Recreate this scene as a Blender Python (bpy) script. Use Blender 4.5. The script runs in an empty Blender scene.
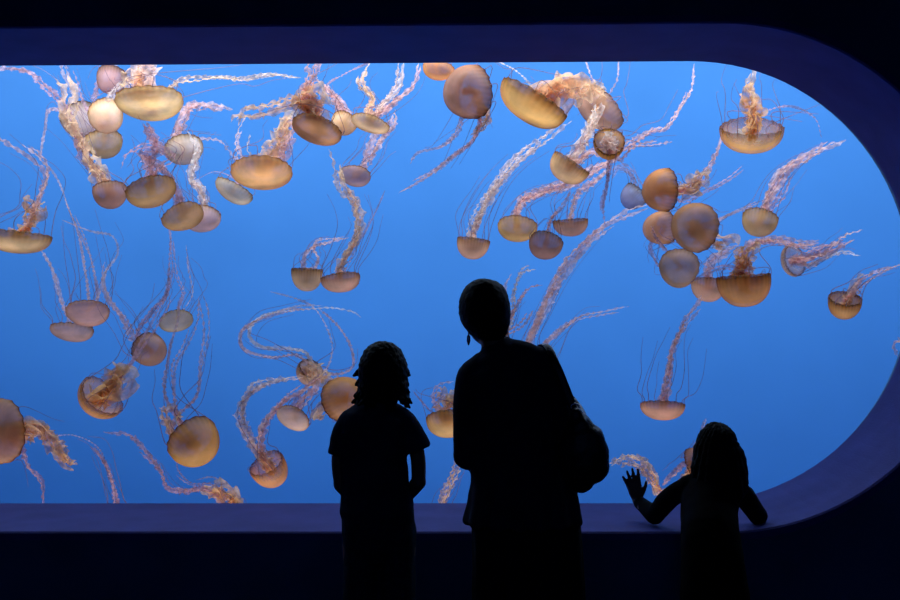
LTOP, LFRONT, LLOW, LHALL, EXPO = 200, 610, 85, 9, 0
WDENS = .36; BACK = (.13, .275, .425)
import bpy, bmesh, math, random
from mathutils import Vector, Matrix, noise, Quaternion
R_ = math.radians
rnd = random.Random(11)
SC = bpy.context.scene
COL = SC.collection
# ------------------------------------------------------------------ helpers
def link_mesh(name, me, mat=None, parent=None):
    o = bpy.data.objects.new(name, me); COL.objects.link(o)
    if mat: me.materials.append(mat)
    if parent: o.parent = parent
    return o
def from_bm(name, bm, mat, parent=None, smooth=True):
    me = bpy.data.meshes.new(name)
    bmesh.ops.recalc_face_normals(bm, faces=bm.faces)
    if smooth:
        for f in bm.faces: f.smooth = True
    bm.to_mesh(me); bm.free()
    return link_mesh(name, me, mat, parent)
def tag(o, label=None, cat=None, group=None, kind=None):
    if label: o['label'] = label
    if cat: o['category'] = cat
    if group: o['group'] = group
    if kind: o['kind'] = kind
    return o
def empty(name, loc):
    o = bpy.data.objects.new(name, None); COL.objects.link(o)
    o.location = loc; o.empty_display_size = .05
    return o
def unparent_keep(o, root):
    """parent o (built in world coordinates) under root, keeping where it stands"""
    o.parent = root
    o.matrix_parent_inverse = Matrix.Translation(-Vector(root.location))
    return o
# ------------------------------------------------------------------ camera
F_PX = 1100.0
cam_d = bpy.data.cameras.new('camera'); cam = bpy.data.objects.new('camera', cam_d); COL.objects.link(cam)
cam_d.sensor_width = 36; cam_d.lens = 36*F_PX/900; cam_d.clip_start = .05; cam_d.clip_end = 100
CAM = Vector((0, 0, 1.5))
RM = Matrix.Rotation(R_(.92), 3, 'Z') @ Matrix.Rotation(R_(90) + math.atan(14/F_PX), 3, 'X') @ Matrix.Rotation(R_(-.17), 3, 'Z')
cam.matrix_world = Matrix.Translation(CAM) @ RM.to_4x4()
SC.camera = cam
def at(px, py, Y):
    d = RM @ Vector(((px-450)/F_PX, (300-py)/F_PX, -1))
    return CAM + d*((Y-CAM.y)/d.y)
def mpp(Y): return Y/F_PX      # metres that one pixel spans at depth Y
# ------------------------------------------------------------------ materials
def newmat(name):
    m = bpy.data.materials.new(name); m.use_nodes = True
    nt = m.node_tree; nt.nodes.clear()
    return m, nt, nt.nodes.new, nt.links.new
def paint(name, col, rough=.6, var=.25, scale=8, bump=.1, bscale=60, spec=.3, sheen=0):
    m, nt, N, L = newmat(name)
    out = N('ShaderNodeOutputMaterial'); b = N('ShaderNodeBsdfPrincipled'); L(b.outputs[0], out.inputs[0])
    tc = N('ShaderNodeTexCoord'); n = N('ShaderNodeTexNoise'); n.inputs['Scale'].default_value = scale; n.inputs['Detail'].default_value = 5
    L(tc.outputs['Object'], n.inputs['Vector'])
    r = N('ShaderNodeValToRGB'); L(n.outputs[0], r.inputs[0])
    r.color_ramp.elements[0].position = .3; r.color_ramp.elements[1].position = .7
    r.color_ramp.elements[0].color = (*[c*(1-var) for c in col], 1); r.color_ramp.elements[1].color = (*[c*(1+var) for c in col], 1)
    L(r.outputs[0], b.inputs['Base Color'])
    b.inputs['Roughness'].default_value = rough; b.inputs['Specular IOR Level'].default_value = spec
    if sheen: b.inputs['Sheen Weight'].default_value = sheen
    n2 = N('ShaderNodeTexNoise'); n2.inputs['Scale'].default_value = bscale; L(tc.outputs['Object'], n2.inputs['Vector'])
    bp = N('ShaderNodeBump'); bp.inputs['Strength'].default_value = bump; bp.inputs['Distance'].default_value = .01
    L(n2.outputs[0], bp.inputs['Height']); L(bp.outputs[0], b.inputs['Normal'])
    return m
def metal(name, col, rough=.3):
    m, nt, N, L = newmat(name)
    out = N('ShaderNodeOutputMaterial'); b = N('ShaderNodeBsdfPrincipled'); L(b.outputs[0], out.inputs[0])
    b.inputs['Base Color'].default_value = (*col, 1); b.inputs['Metallic'].default_value = 1
    n = N('ShaderNodeTexNoise'); n.inputs['Scale'].default_value = 30
    mr = N('ShaderNodeMapRange'); mr.inputs['To Min'].default_value = rough*.7; mr.inputs['To Max'].default_value = rough*1.3
    L(n.outputs[0], mr.inputs[0]); L(mr.outputs[0], b.inputs['Roughness'])
    return m
def glass_mat():
    m, nt, N, L = newmat('acrylic')
    out = N('ShaderNodeOutputMaterial'); t = N('ShaderNodeBsdfTransparent'); g = N('ShaderNodeBsdfGlossy')
    t.inputs[0].default_value = (.985, .995, 1, 1); g.inputs['Roughness'].default_value = .02
    fr = N('ShaderNodeFresnel'); fr.inputs[0].default_value = 1.1
    mx = N('ShaderNodeMixShader'); L(fr.outputs[0], mx.inputs[0]); L(t.outputs[0], mx.inputs[1]); L(g.outputs[0], mx.inputs[2]); L(mx.outputs[0], out.inputs[0])
    return m
def water_mat():
    m, nt, N, L = newmat('sea_water')
    out = N('ShaderNodeOutputMaterial'); t = N('ShaderNodeBsdfTransparent'); L(t.outputs[0], out.inputs['Surface'])
    a = N('ShaderNodeVolumeAbsorption'); a.inputs['Color'].default_value = (.35, .65, .93, 1); a.inputs['Density'].default_value = WDENS
    L(a.outputs[0], out.inputs['Volume'])
    return m
def jelly_mat(name, kind):
    """translucent flesh; the tint of each animal is its object colour"""
    m, nt, N, L = newmat(name)
    out = N('ShaderNodeOutputMaterial'); tc = N('ShaderNodeTexCoord'); oi = N('ShaderNodeObjectInfo')
    n = N('ShaderNodeTexNoise'); n.inputs['Detail'].default_value = 4
    n.inputs['Scale'].default_value = 9 if kind[:4] == 'bell' else 40
    L(tc.outputs['Object'], n.inputs['Vector'])
    mr = N('ShaderNodeMapRange'); mr.inputs['From Min'].default_value = .3; mr.inputs['From Max'].default_value = .7
    mr.inputs['To Min'].default_value = .72 if kind[:4] == 'bell' else .6; mr.inputs['To Max'].default_value = 1.2
    L(n.outputs[0], mr.inputs[0])
    vm = N('ShaderNodeVectorMath'); vm.operation = 'SCALE'; L(oi.outputs['Color'], vm.inputs[0]); L(mr.outputs[0], vm.inputs['Scale'])
    col = vm.outputs[0]
    alpha = {'bell_clear': (.30, .96), 'bell': (.60, .97), 'arm': (.52, .86), 'tentacle': (.6, .8)}[kind]   # a thin sheet is denser seen edge-on
    if kind[:4] == 'bell':
        # pigment of the bell: paler crown, deep brown margin with fine radial stripes
        a = N('ShaderNodeAttribute'); a.attribute_name = 'meridian'
        r = N('ShaderNodeValToRGB'); e = r.color_ramp.elements
        e[0].position = .0; e[0].color = (1.05, 1.05, 1.1, 1); e[1].position = .7; e[1].color = (1, .97, .9, 1)
        x = e.new(.88); x.color = (.8, .66, .44, 1); x = e.new(.97); x.color = (.36, .23, .12, 1)
        L(a.outputs['Fac'], r.inputs[0])
        mm = N('ShaderNodeVectorMath'); mm.operation = 'MULTIPLY'; L(col, mm.inputs[0]); L(r.outputs[0], mm.inputs[1])
        sp = N('ShaderNodeAttribute'); sp.attribute_name = 'stripe'
        pw = N('ShaderNodeMath'); pw.operation = 'POWER'; L(a.outputs['Fac'], pw.inputs[0]); pw.inputs[1].default_value = 5
        mp = N('ShaderNodeMath'); mp.operation = 'MULTIPLY'; L(sp.outputs['Fac'], mp.inputs[0]); L(pw.outputs[0], mp.inputs[1])
        mp2 = N('ShaderNodeMath'); mp2.operation = 'MULTIPLY'; L(mp.outputs[0], mp2.inputs[0]); mp2.inputs[1].default_value = .5
        s = N('ShaderNodeMath'); s.operation = 'SUBTRACT'; s.inputs[0].default_value = 1; L(mp2.outputs[0], s.inputs[1])
        m3 = N('ShaderNodeVectorMath'); m3.operation = 'SCALE'; L(mm.outputs[0], m3.inputs[0]); L(s.outputs[0], m3.inputs['Scale'])
        col = m3.outputs[0]
    if kind[:4] == 'bell':   # a thicker path through the sheet gives a deeper amber
        lw0 = N('ShaderNodeLayerWeight'); lw0.inputs[0].default_value = .3; rr = N('ShaderNodeValToRGB'); L(lw0.outputs['Facing'], rr.inputs[0])
        rr.color_ramp.elements[0].position = .35; rr.color_ramp.elements[0].color = (1.08, 1.08, 1.1, 1); rr.color_ramp.elements[1].position = .9; rr.color_ramp.elements[1].color = (.55, .36, .18, 1)
        m5 = N('ShaderNodeVectorMath'); m5.operation = 'MULTIPLY'; L(col, m5.inputs[0]); L(rr.outputs[0], m5.inputs[1]); col = m5.outputs[0]
    d = N('ShaderNodeBsdfDiffuse'); t = N('ShaderNodeBsdfTranslucent'); L(col, d.inputs[0]); L(col, t.inputs[0])
    m1 = N('ShaderNodeMixShader'); m1.inputs[0].default_value = .55; L(d.outputs[0], m1.inputs[1]); L(t.outputs[0], m1.inputs[2])
    g = N('ShaderNodeBsdfGlossy'); g.inputs['Roughness'].default_value = .35; g.inputs[0].default_value = (1, 1, 1, 1)
    m2 = N('ShaderNodeMixShader'); m2.inputs[0].default_value = .012; L(m1.outputs[0], m2.inputs[1]); L(g.outputs[0], m2.inputs[2])
    tr = N('ShaderNodeBsdfTransparent'); m4 = N('ShaderNodeMixShader')
    lw = N('ShaderNodeLayerWeight'); lw.inputs[0].default_value = .35; am = N('ShaderNodeMapRange'); am.inputs['To Min'].default_value, am.inputs['To Max'].default_value = alpha
    L(lw.outputs['Facing'], am.inputs[0]); L(am.outputs[0], m4.inputs[0])
    L(tr.outputs[0], m4.inputs[1]); L(m2.outputs[0], m4.inputs[2]); L(m4.outputs[0], out.inputs['Surface'])
    return m
M = dict(
    wall=paint('dark_wall_paint', (.09, .20, .38), .8, .2, 3, .15, 90),
    reveal=paint('violet_grey_plaster', (.135, .115, .44), .75, .12, 6, .2, 120),
    carpet=paint('dark_carpet', (.03, .032, .045), .95, .3, 20, .5, 300),
    ceil=paint('black_ceiling', (.02, .02, .025), .9, .2, 3, .1, 40),
    backdrop=paint('blue_tank_wall', BACK, .85, .04, 1.2, .05, 10, spec=.1), tankfloor=paint('blue_tank_floor', (.04, .13, .33), .85, .05, 1.2, .05, 10, spec=.1), tankside=paint('deep_blue_tank_side', (.02, .06, .16), .85, .05, 1.2, .05, 10, spec=.1),
    glass=glass_mat(), water=water_mat(),
    bell=jelly_mat('nettle_bell', 'bell'), bell_clear=jelly_mat('clear_nettle_bell', 'bell_clear'), arm=jelly_mat('nettle_oral_arm', 'arm'), tent=jelly_mat('nettle_tentacle', 'tentacle'),
    skin=paint('skin', (.26, .14, .09), .5, .08, 10, .05, 200),
    hair=paint('dark_hair', (.010, .008, .007), .6, .4, 60, .3, 260, spec=.12),
    jacket=paint('navy_jacket_cloth', (.02, .026, .055), .9, .2, 25, .2, 260, spec=.1),
    skirt=paint('black_skirt_cloth', (.008, .010, .018), .9, .2, 25, .2, 260, spec=.1),
    tee=paint('navy_shirt_cloth', (.02, .032, .07), .9, .2, 20, .2, 240, spec=.1),
    jeans=paint('denim', (.018, .03, .055), .9, .35, 60, .3, 400, spec=.1),
    dress=paint('black_dress_cloth', (.005, .004, .006), .9, .2, 30, .2, 240, spec=.1),
    leather=paint('black_leather', (.012, .012, .016), .35, .2, 40, .25, 180, spec=.5),
    silver=metal('silver', (.8, .8, .82), .25),
    eye=paint('eye', (.05, .035, .03), .2, .1, 30, 0, 10), lips=paint('lips', (.4, .15, .13), .45, .1, 40, .05, 100),
)
# ------------------------------------------------------------------ the place
WALL_Y, GLASS_Y = 3.96, 4.555
top = at(690, 61.2, GLASS_Y); bot = at(690, 503.2, GLASS_Y)
RAD = (top.z-bot.z)/2; CZ = (top.z+bot.z)/2; SILL = bot.z
CXR = at(690, 282, GLASS_Y).x; CXL = -4.1
def stadium(r, n=48):
    pts = []
    for i in range(n+1):
        a = -math.pi/2 + math.pi*i/n; pts.append((CXR + r*math.cos(a), CZ + r*math.sin(a)))
    for i in range(n+1):
        a = math.pi/2 + math.pi*i/n; pts.append((CXL + r*math.cos(a), CZ + r*math.sin(a)))
    return pts
def ring_solid(name, loops, mat, closed=True):
    """sweep of a list of closed loops (each a list of 3-D points); first and last loops are joined when closed"""
    bm = bmesh.new(); vs = [[bm.verts.new(p) for p in lp] for lp in loops]
    n = len(loops[0]); rng = range(len(loops)) if closed else range(len(loops)-1)
    for k in rng:
        A, B = vs[k], vs[(k+1) % len(loops)]
        for i in range(n):
            bm.faces.new((A[i], A[(i+1) % n], B[(i+1) % n], B[i]))
    o = from_bm(name, bm, mat, smooth=False)
    return o
def slab(name, x0, x1, y0, y1, z0, z1, mat):
    bm = bmesh.new(); bmesh.ops.create_cube(bm, size=1)
    for v in bm.verts: v.co = Vector(((x0+x1)/2 + v.co.x*(x1-x0), (y0+y1)/2 + v.co.y*(y1-y0), (z0+z1)/2 + v.co.z*(z1-z0)))
    return tag(from_bm(name, bm, mat, smooth=False), kind='structure')
XL, XR, ZT = -6.2, 6.2, 4.7
# front wall with the rounded opening
def wall_with_hole(name, r, y0, y1, mat):
    hole = stadium(r)
    outer = []
    for (x, z) in hole:      # matching point on the wall's outline, by direction from the opening's nearer centre
        c = Vector((min(max(x, CXL), CXR), CZ)); d = Vector((x, z)) - c
        if abs(d.x) < 1e-6 or (x <= CXR and x >= CXL): outer.append((x, ZT if z > CZ else 0)); continue
        tx = ((XR if d.x > 0 else XL) - c.x)/d.x; tz = ((ZT if d.y > 0 else 0) - c.y)/d.y if abs(d.y) > 1e-6 else 1e9
        t = min(tx, tz); outer.append((c.x + d.x*t, c.y + d.y*t))
    # make sure that the four corners belong to the outline
    for cx_, cz_ in ((XR, 0), (XR, ZT), (XL, 0), (XL, ZT)):
        k = min(range(len(outer)), key=lambda i: (outer[i][0]-cx_)**2 + (outer[i][1]-cz_)**2); outer[k] = (cx_, cz_)
    L3 = lambda pts, y: [Vector((p[0], y, p[1])) for p in pts]
    return tag(ring_solid(name, [L3(hole, y0), L3(outer, y0), L3(outer, y1), L3(hole, y1)], mat), kind='structure')
wall_with_hole('wall_front', RAD+.031, WALL_Y, GLASS_Y+.1, M['wall'])
L3 = lambda pts, y: [Vector((p[0], y, p[1])) for p in pts]
rv = ring_solid('trim_1', [L3(stadium(RAD+.03), WALL_Y-.002), L3(stadium(RAD+.006), WALL_Y-.002), L3(stadium(RAD), WALL_Y+.006), L3(stadium(RAD), GLASS_Y+.0),
                           L3(stadium(RAD+.03), GLASS_Y+.0)], M['reveal'])
tag(rv, kind='structure')
bm = bmesh.new(); g0 = stadium(RAD+.02)
A = [bm.verts.new((p[0], GLASS_Y, p[1])) for p in g0]; B = [bm.verts.new((p[0], GLASS_Y+.05, p[1])) for p in g0]
bm.faces.new(A); bm.faces.new(B[::-1])
for i in range(len(A)): bm.faces.new((A[i], B[i], B[(i+1) % len(A)], A[(i+1) % len(A)]))
tag(from_bm('window_1', bm, M['glass'], smooth=False), kind='structure')
# viewing hall
slab('floor', XL, XR, -3, WALL_Y+.0, -.1, 0, M['carpet'])
slab('ceiling', XL, XR, -3, WALL_Y, 3.4, 3.5, M['ceil'])
slab('wall_left', XL-.1, XL, -3, WALL_Y, -.1, 3.5, M['wall']); slab('wall_right', XR, XR+.1, -3, WALL_Y, -.1, 3.5, M['wall'])
slab('wall_back', XL-.1, XR+.1, -3.1, -3, -.1, 3.5, M['wall'])
# tank
TB = 8.4; TY = GLASS_Y+.1
slab('wall_tank_back', XL-.1, XR+.1, TB, TB+.1, -.1, ZT, M['backdrop'])
slab('wall_tank_left', XL-.1, XL, TY, TB, -.1, ZT, M['tankside']); slab('wall_tank_right', XR, XR+.1, TY, TB, -.1, ZT, M['tankside'])
slab('floor_tank', XL, XR, TY, TB, -.1, 0, M['tankfloor'])
slab('ceiling_tank', XL-.1, XR+.1, TY-.1, TB+.1, ZT, ZT+.1, M['ceil'])
wt = slab('water', XL+.01, XR-.01, TY+.01, TB-.01, .01, 4.1, M['water']); wt['kind'] = 'stuff'
tag(wt, 'clear blue sea water filling the tank behind the rounded window', 'water')
# ------------------------------------------------------------------ light: tank lamps overhead and behind the lintel, plus two added fills
def area(name, loc, rot, sx, sy, power, col):
    d = bpy.data.lights.new(name, 'AREA'); d.shape = 'RECTANGLE'; d.size = sx; d.size_y = sy; d.energy = power; d.color = col
    o = bpy.data.objects.new(name, d); COL.objects.link(o); o.location = loc; o.rotation_euler = rot
    return o
area('tank_light', (0, 7.3, 4.35), (0, 0, 0), 11, 1.6, LTOP, (1, .97, .92))
area('tank_light', (0, 4.95, 3.55), (R_(74), 0, 0), 11, .5, LFRONT, (1, .93, .82))
area('tank_light', (0, 4.85, .16), (R_(180-50), 0, 0), 11, .4, LLOW, (1, .82, .6))  # added fill hidden below the sill, warms the undersides of the bells
area('hall_fill', (0, -1.5, 3.3), (0, 0, 0), 6, 1.5, LHALL, (.12, .3, 1))  # added blue fill out of view, lifts the dark front wall
w = bpy.data.worlds.new('world'); SC.world = w; w.use_nodes = True
w.node_tree.nodes['Background'].inputs[0].default_value = (.004, .006, .012, 1); w.node_tree.nodes['Background'].inputs[1].default_value = .3
SC.view_settings.view_transform = 'Standard'; SC.view_settings.look = 'None'; SC.view_settings.gamma = 1; SC.view_settings.exposure = EXPO
SC.view_settings.use_curve_mapping = False
cy = SC.cycles; cy.max_bounces = 8; cy.diffuse_bounces = 4; cy.transparent_max_bounces = 40; cy.use_denoising = True; cy.caustics_reflective = False; cy.caustics_refractive = False
# ------------------------------------------------------------------ people (seen from behind, dark against the tank)
def tube(bm, rings, seg=20, flat=False):
    """closed tube through rings (centre, half width a, half depth b[, side axis]); rings lie across the path"""
    n = len(rings); C = [Vector(r[0]) for r in rings]; rows = []
    for i, r in enumerate(rings):
        T = (C[min(i+1, n-1)] - C[max(i-1, 0)]).normalized()
        sx = Vector(r[3]) if len(r) > 3 else Vector((1, 0, 0))
        S = (sx - T*sx.dot(T))
        S = S.normalized() if S.length > .05 else Vector((0, 1, 0)); B = T.cross(S)
        rows.append((C[i], S*r[1], B*r[2], T))
    full = []
    c, S, B, T = rows[0]; e = min(S.length, B.length)
    for k in (.95, .7, .35): full.append((c - T*e*k, S*math.sqrt(1-k*k), B*math.sqrt(1-k*k)))
    full += [(c, S, B) for c, S, B, T in rows]
    c, S, B, T = rows[-1]; e = min(S.length, B.length)
    if flat: full.append((c + T*.004, S*.94, B*.94))
    for k in (() if flat else (.35, .7, .95)): full.append((c + T*e*k, S*math.sqrt(1-k*k), B*math.sqrt(1-k*k)))
    vs = [[bm.verts.new(c + S*math.cos(2*math.pi*j/seg) + B*math.sin(2*math.pi*j/seg)) for j in range(seg)] for c, S, B in full]
    for i in range(len(vs)-1):
        for j in range(seg): bm.faces.new((vs[i][j], vs[i][(j+1) % seg], vs[i+1][(j+1) % seg], vs[i+1][j]))
    bm.faces.new(vs[0][::-1]); bm.faces.new(vs[-1])
def smooth_rings(rings, sub=4):
    P = [Vector(r[0]) for r in rings]; n = len(P); out = []
    for i in range(n-1):
        a, b, c, d = P[max(i-1, 0)], P[i], P[i+1], P[min(i+2, n-1)]
        for k in range(sub):
            t = k/sub; p = .5*((2*b) + (c-a)*t + (2*a-5*b+4*c-d)*t*t + (3*b-a-3*c+d)*t**3)
            u = t*t*(3-2*t); out.append((p, rings[i][1]*(1-u) + rings[i+1][1]*u, rings[i][2]*(1-u) + rings[i+1][2]*u) + tuple(rings[i][3:4]))
    out.append(tuple(rings[-1][:3]) + tuple(rings[-1][3:4])); return out
def ball(bm, c, rx, ry, rz, rot=None):
    m = Matrix.Translation(c) @ (rot.to_4x4() if rot else Matrix.Identity(4)) @ Matrix.Diagonal((rx, ry, rz, 1))
    bmesh.ops.create_uvsphere(bm, u_segments=24, v_segments=16, radius=1, matrix=m)
def fused(name, bm, voxel, mat, parent, rough=0, rscale=30, smooth=4, disp=None):
    """turns overlapping closed shapes into ONE continuous skin"""
    me = bpy.data.meshes.new('t'); bmesh.ops.recalc_face_normals(bm, faces=bm.faces); bm.to_mesh(me); bm.free()
    o = bpy.data.objects.new('t', me); COL.objects.link(o)
    md = o.modifiers.new('r', 'REMESH'); md.mode = 'VOXEL'; md.voxel_size = voxel
    if smooth: s = o.modifiers.new('s', 'SMOOTH'); s.iterations = smooth; s.factor = .5
    dg = bpy.context.evaluated_depsgraph_get(); m2 = bpy.data.meshes.new_from_object(o.evaluated_get(dg)); m2.name = name
    bpy.data.objects.remove(o); bpy.data.meshes.remove(me)
    if rough or disp:
        m2.update(); nor = [v.normal.copy() for v in m2.vertices]
        for v, nn in zip(m2.vertices, nor):
            d = noise.fractal(v.co*rscale, .8, 2, 3)*rough if rough else 0
            if disp: d += disp(v.co)
            v.co += nn*d
    m2.shade_smooth()
    p = link_mesh(name, m2, mat); unparent_keep(p, parent); return p
def V(*a): return Vector(a)
def hand(bm, wrist, fwd, side, size, curl=.25, spread=.16, thumb=1):
    """palm, four unequal fingers and a thumb; side points to the thumb; curl bends the fingers towards the palm side"""
    fwd = fwd.normalized(); side = (side - fwd*side.dot(fwd)).normalized(); nrm = fwd.cross(side).normalized()*thumb
    pl = size*.5
    tube(bm, [(wrist - fwd*size*.12, size*.15, size*.12, side), (wrist + fwd*size*.05, size*.16, size*.11, side), (wrist + fwd*pl*.5, size*.21, size*.085, side), (wrist + fwd*pl*.95, size*.215, size*.07, side)], 16)
    for k, (o, l, s) in enumerate(((.165, .42, .5), (.06, .47, .12), (-.05, .44, -.25), (-.155, .34, -.75))):
        b = wrist + fwd*pl*.88 + side*o*size; d = (fwd + side*spread*s*1.6).normalized(); p = b; pts = [b - d*size*.06]
        a = 0
        for q, fr in enumerate((.45, .3, .25)):
            a += curl*(.5+q*.4); dd = (d*math.cos(a) - nrm*math.sin(a)); p = p + dd*l*size*fr; pts.append(p.copy())
        r = size*.05
        tube(bm, [(pts[0], r*1.12, r*1.12, side), (pts[1], r*1.05, r*1.0, side), (pts[2], r*.95, r*.9, side), (pts[3], r*.8, r*.72, side)], 10)
    b = wrist + fwd*pl*.28 + side*size*.13
    d = (fwd*.72 + side*.7 - nrm*.18*curl*3).normalized()
    tube(bm, [(b - d*size*.04, size*.075, size*.07, side), (b + d*size*.16, size*.06, size*.058, side), (b + d*size*.27 + fwd*size*.03, size*.055, size*.05, side), (b + d*size*.33 + fwd*size*.09, size*.042, size*.036, side)], 10)
def head(bm, c, s, tilt, turn=0):
    """skull, jaw, nose, ears; faces +Y; s = head height; returns the rotation"""
    R = Matrix.Rotation(turn, 3, 'Z') @ Matrix.Rotation(tilt, 3, 'Y')
    ball(bm, c + R @ V(0, -.01*s, .08*s), .33*s, .41*s, .375*s, R)
    ball(bm, c + R @ V(0, .13*s, -.16*s), .26*s, .27*s, .32*s, R)
    tube(bm, [(c + R @ V(0, .36*s, .04*s), .035*s, .04*s), (c + R @ V(0, .44*s, -.07*s), .05*s, .05*s), (c + R @ V(0, .41*s, -.12*s), .06*s, .04*s)], 10)
    for sg in (-1, 1):
        ball(bm, c + R @ V(sg*.34*s, .0, -.03*s), .025*s, .07*s, .12*s, R)
        ball(bm, c + R @ V(sg*.13*s, .36*s, .08*s), .10*s, .05*s, .03*s, R)
    return R
def face_parts(root, c, s, R):
    for sg in (-1, 1):
        bm = bmesh.new(); ball(bm, c + R @ V(sg*.13*s, .345*s, 0), .055*s, .05*s, .035*s, R)
        unparent_keep(from_bm('eye', bm, M['eye']), root)
    bm = bmesh.new(); ball(bm, c + R @ V(0, .385*s, -.24*s), .11*s, .03*s, .03*s, R); unparent_keep(from_bm('lips', bm, M['lips']), root)
def shoe(root, x, y, L, mat, yaw=0):
    bm = bmesh.new(); R = Matrix.Rotation(yaw, 3, 'Z'); o = V(x, y, 0)
    tube(bm, smooth_rings([(o + R @ V(0, -.28*L, .18*L), .16*L, .17*L), (o + R @ V(0, -.02*L, .17*L), .165*L, .16*L), (o + R @ V(0, .3*L, .12*L), .19*L, .11*L), (o + R @ V(0, .58*L, .10*L), .15*L, .085*L)], 3), 16)
    for v in bm.verts: v.co.z = max(v.co.z, 0.0)
    o_ = from_bm('shoe', bm, mat); unparent_keep(o_, root)
PX = lambda px, py, Y: at(px, py, Y)
GROUP = 'visitors watching the tank'
# ---------------- the woman
Y = 3.60; m = mpp(Y); P = lambda px, py, dy=0: at(px, py, Y+dy)
def rg(px, py, a, b, dy=0, ax=(1, 0, 0)): return (P(px, py, dy), a*m, b, ax)
woman = empty('person', V(P(522, 600).x, Y, 0)); tag(woman, 'tall woman in dark jacket with cropped hair, standing between two children, bag on right shoulder', 'person', GROUP)
hs = .225; hc = P(486, 313); tilt = R_(-9)
b = bmesh.new(); HR = head(b, hc, hs, tilt, R_(14))
tube(b, smooth_rings([rg(487, 322, 14, .055, .0), rg(493, 338, 13.5, .055), rg(497, 352, 15, .06), rg(500, 362, 22, .07)], 3))
def zring(x, z, a, bb, dy=0): return (V(x, Y+dy, z), a, bb)
cxw = P(523, 520).x
tube(b, smooth_rings([rg(500, 360, 22, .055), rg(504, 374, 38, .072), rg(508, 392, 38, .085), rg(512, 430, 38, .09), rg(518, 465, 40, .095), rg(522, 500, 45, .10), rg(526, 540, 46, .105)], 4))
# arms
la = [rg(476, 376, 11, .040), rg(467, 392, 11.5, .042), rg(464, 425, 10.5, .04), rg(466, 452, 10, .038), ]
tube(b, smooth_rings(la, 3)); wl = P(496, 452, .25)
tube(b, smooth_rings([(P(466, 455), .033, .035), (P(478, 460, .12), .03, .03), (wl, .021, .025)], 3)); hand(b, wl, V(.10, .08, .03), V(0, .3, 1), .17, .35)
ra = [rg(541, 368, 11, .040), rg(553, 388, 11.5, .042), rg(560, 420, 10.5, .04), rg(563, 450, 10, .038)]
tube(b, smooth_rings(ra, 3)); wr = P(556, 428, .24)
tube(b, smooth_rings([(P(563, 453), .034, .035), (P(562, 445, .12), .03, .03), (wr, .021, .025)], 3)); hand(b, wr, V(-.06, .05, .1), V(-1, .3, 0), .17, .5)
for sg, fx in ((-1, cxw-.080), (1, cxw+.085)):
    tube(b, smooth_rings([(V(fx, Y, .80), .078, .09), (V(fx, Y+.01, .60), .07, .08), (V(fx, Y+.01, .46), .056, .062), (V(fx, Y, .30), .054, .06), (V(fx, Y-.01, .12), .035, .042), (V(fx, Y, .06), .04, .06)], 4))
    shoe(woman, fx, Y, .24, M['leather'])
fused('body', b, .0052, M['skin'], woman)
face_parts(woman, hc, hs, HR)
b = bmesh.new()
ball(b, P(484.5, 309.5, -.036), 25.6*m, .092, 31*m, HR); ball(b, P(486, 301, -.014), 22.5*m, .088, 22*m, HR)
ball(b, P(493, 326, -.035), 16*m, .05, 16*m, HR); ball(b, P(497, 316, -.035), 12.5*m, .06, 20*m, HR)
fused('hair', b, .006, M['hair'], woman, .0022, 80, 2)
b = bmesh.new()
tube(b, smooth_rings([rg(499, 352, 18, .07), rg(500, 358, 30, .08), rg(503, 368, 44, .098), rg(507, 385, 46, .115), rg(511, 410, 47, .12), rg(515, 440, 47, .115), rg(520, 470, 50, .12), rg(523, 495, 55, .135), rg(523.5, 522, 59.5, .15)], 4), 32, True)
tube(b, smooth_rings([rg(482, 365, 13, .055), rg(473, 377, 17, .062), rg(468, 395, 15, .056), rg(466.5, 425, 14, .052), rg(466.5, 452, 13.5, .05)], 3))
tube(b, smooth_rings([(P(466.5, 455), .045, .046), (P(476, 459, .10), .042, .042), (P(490, 454, .21), .034, .036)], 3))
tube(b, [rg(500, 350, 13, .05), rg(512, 351, 12, .052), rg(528, 355, 13, .056)])
tube(b, smooth_rings([rg(524, 356, 13, .055), rg(541, 364, 16.5, .062), rg(551, 388, 15, .056), rg(560, 420, 14, .052), rg(564, 450, 13.5, .05)], 3))
tube(b, smooth_rings([(P(563, 453), .045, .046), (P(562, 446, .12), .042, .042), (P(557, 431, .21), .034, .036)], 3))
ZW = P(500, 480).z
def folds(co):
    lo = max(0, min(1, (ZW+.12-co.z)/.25)); a = math.atan2(co.y-Y, co.x-cxw)
    return .006*lo*math.sin(a*13 + co.z*6) + .004*noise.noise(co*14)
fused('jacket', b, .0062, M['jacket'], woman, 0, 10, 3, folds)
b = bmesh.new()
zb = .30
tube(b, smooth_rings([rg(523, 505, 48, .115), rg(526, 525, 54.5, .125), rg(528, 560, 55, .13), rg(529, 600, 55.5, .135), (V(cxw+.02, Y, .42), .185, .145), (V(cxw+.02, Y, zb), .19, .15)], 4), 32)
fused('skirt', b, .007, M['skirt'], woman, 0, 10, 2, lambda co: .007*max(0, min(1, (.9-co.z)/.3))*math.sin(math.atan2(co.y-Y, co.x-cxw)*15))
b = bmesh.new(); e0 = P(468.5, 331, .0)
tube(b, [(e0, .0035, .0035), (e0 - V(0, 0, .010), .0015, .0015), (e0 - V(0, 0, .018), .006, .006), (e0 - V(0, 0, .034), .0065, .0065), (e0 - V(0, 0, .044), .003, .003)], 10)
o = from_bm('earring', b, M['silver']); unparent_keep(o, woman); o['label'] = 'dangling drop earring'
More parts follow.
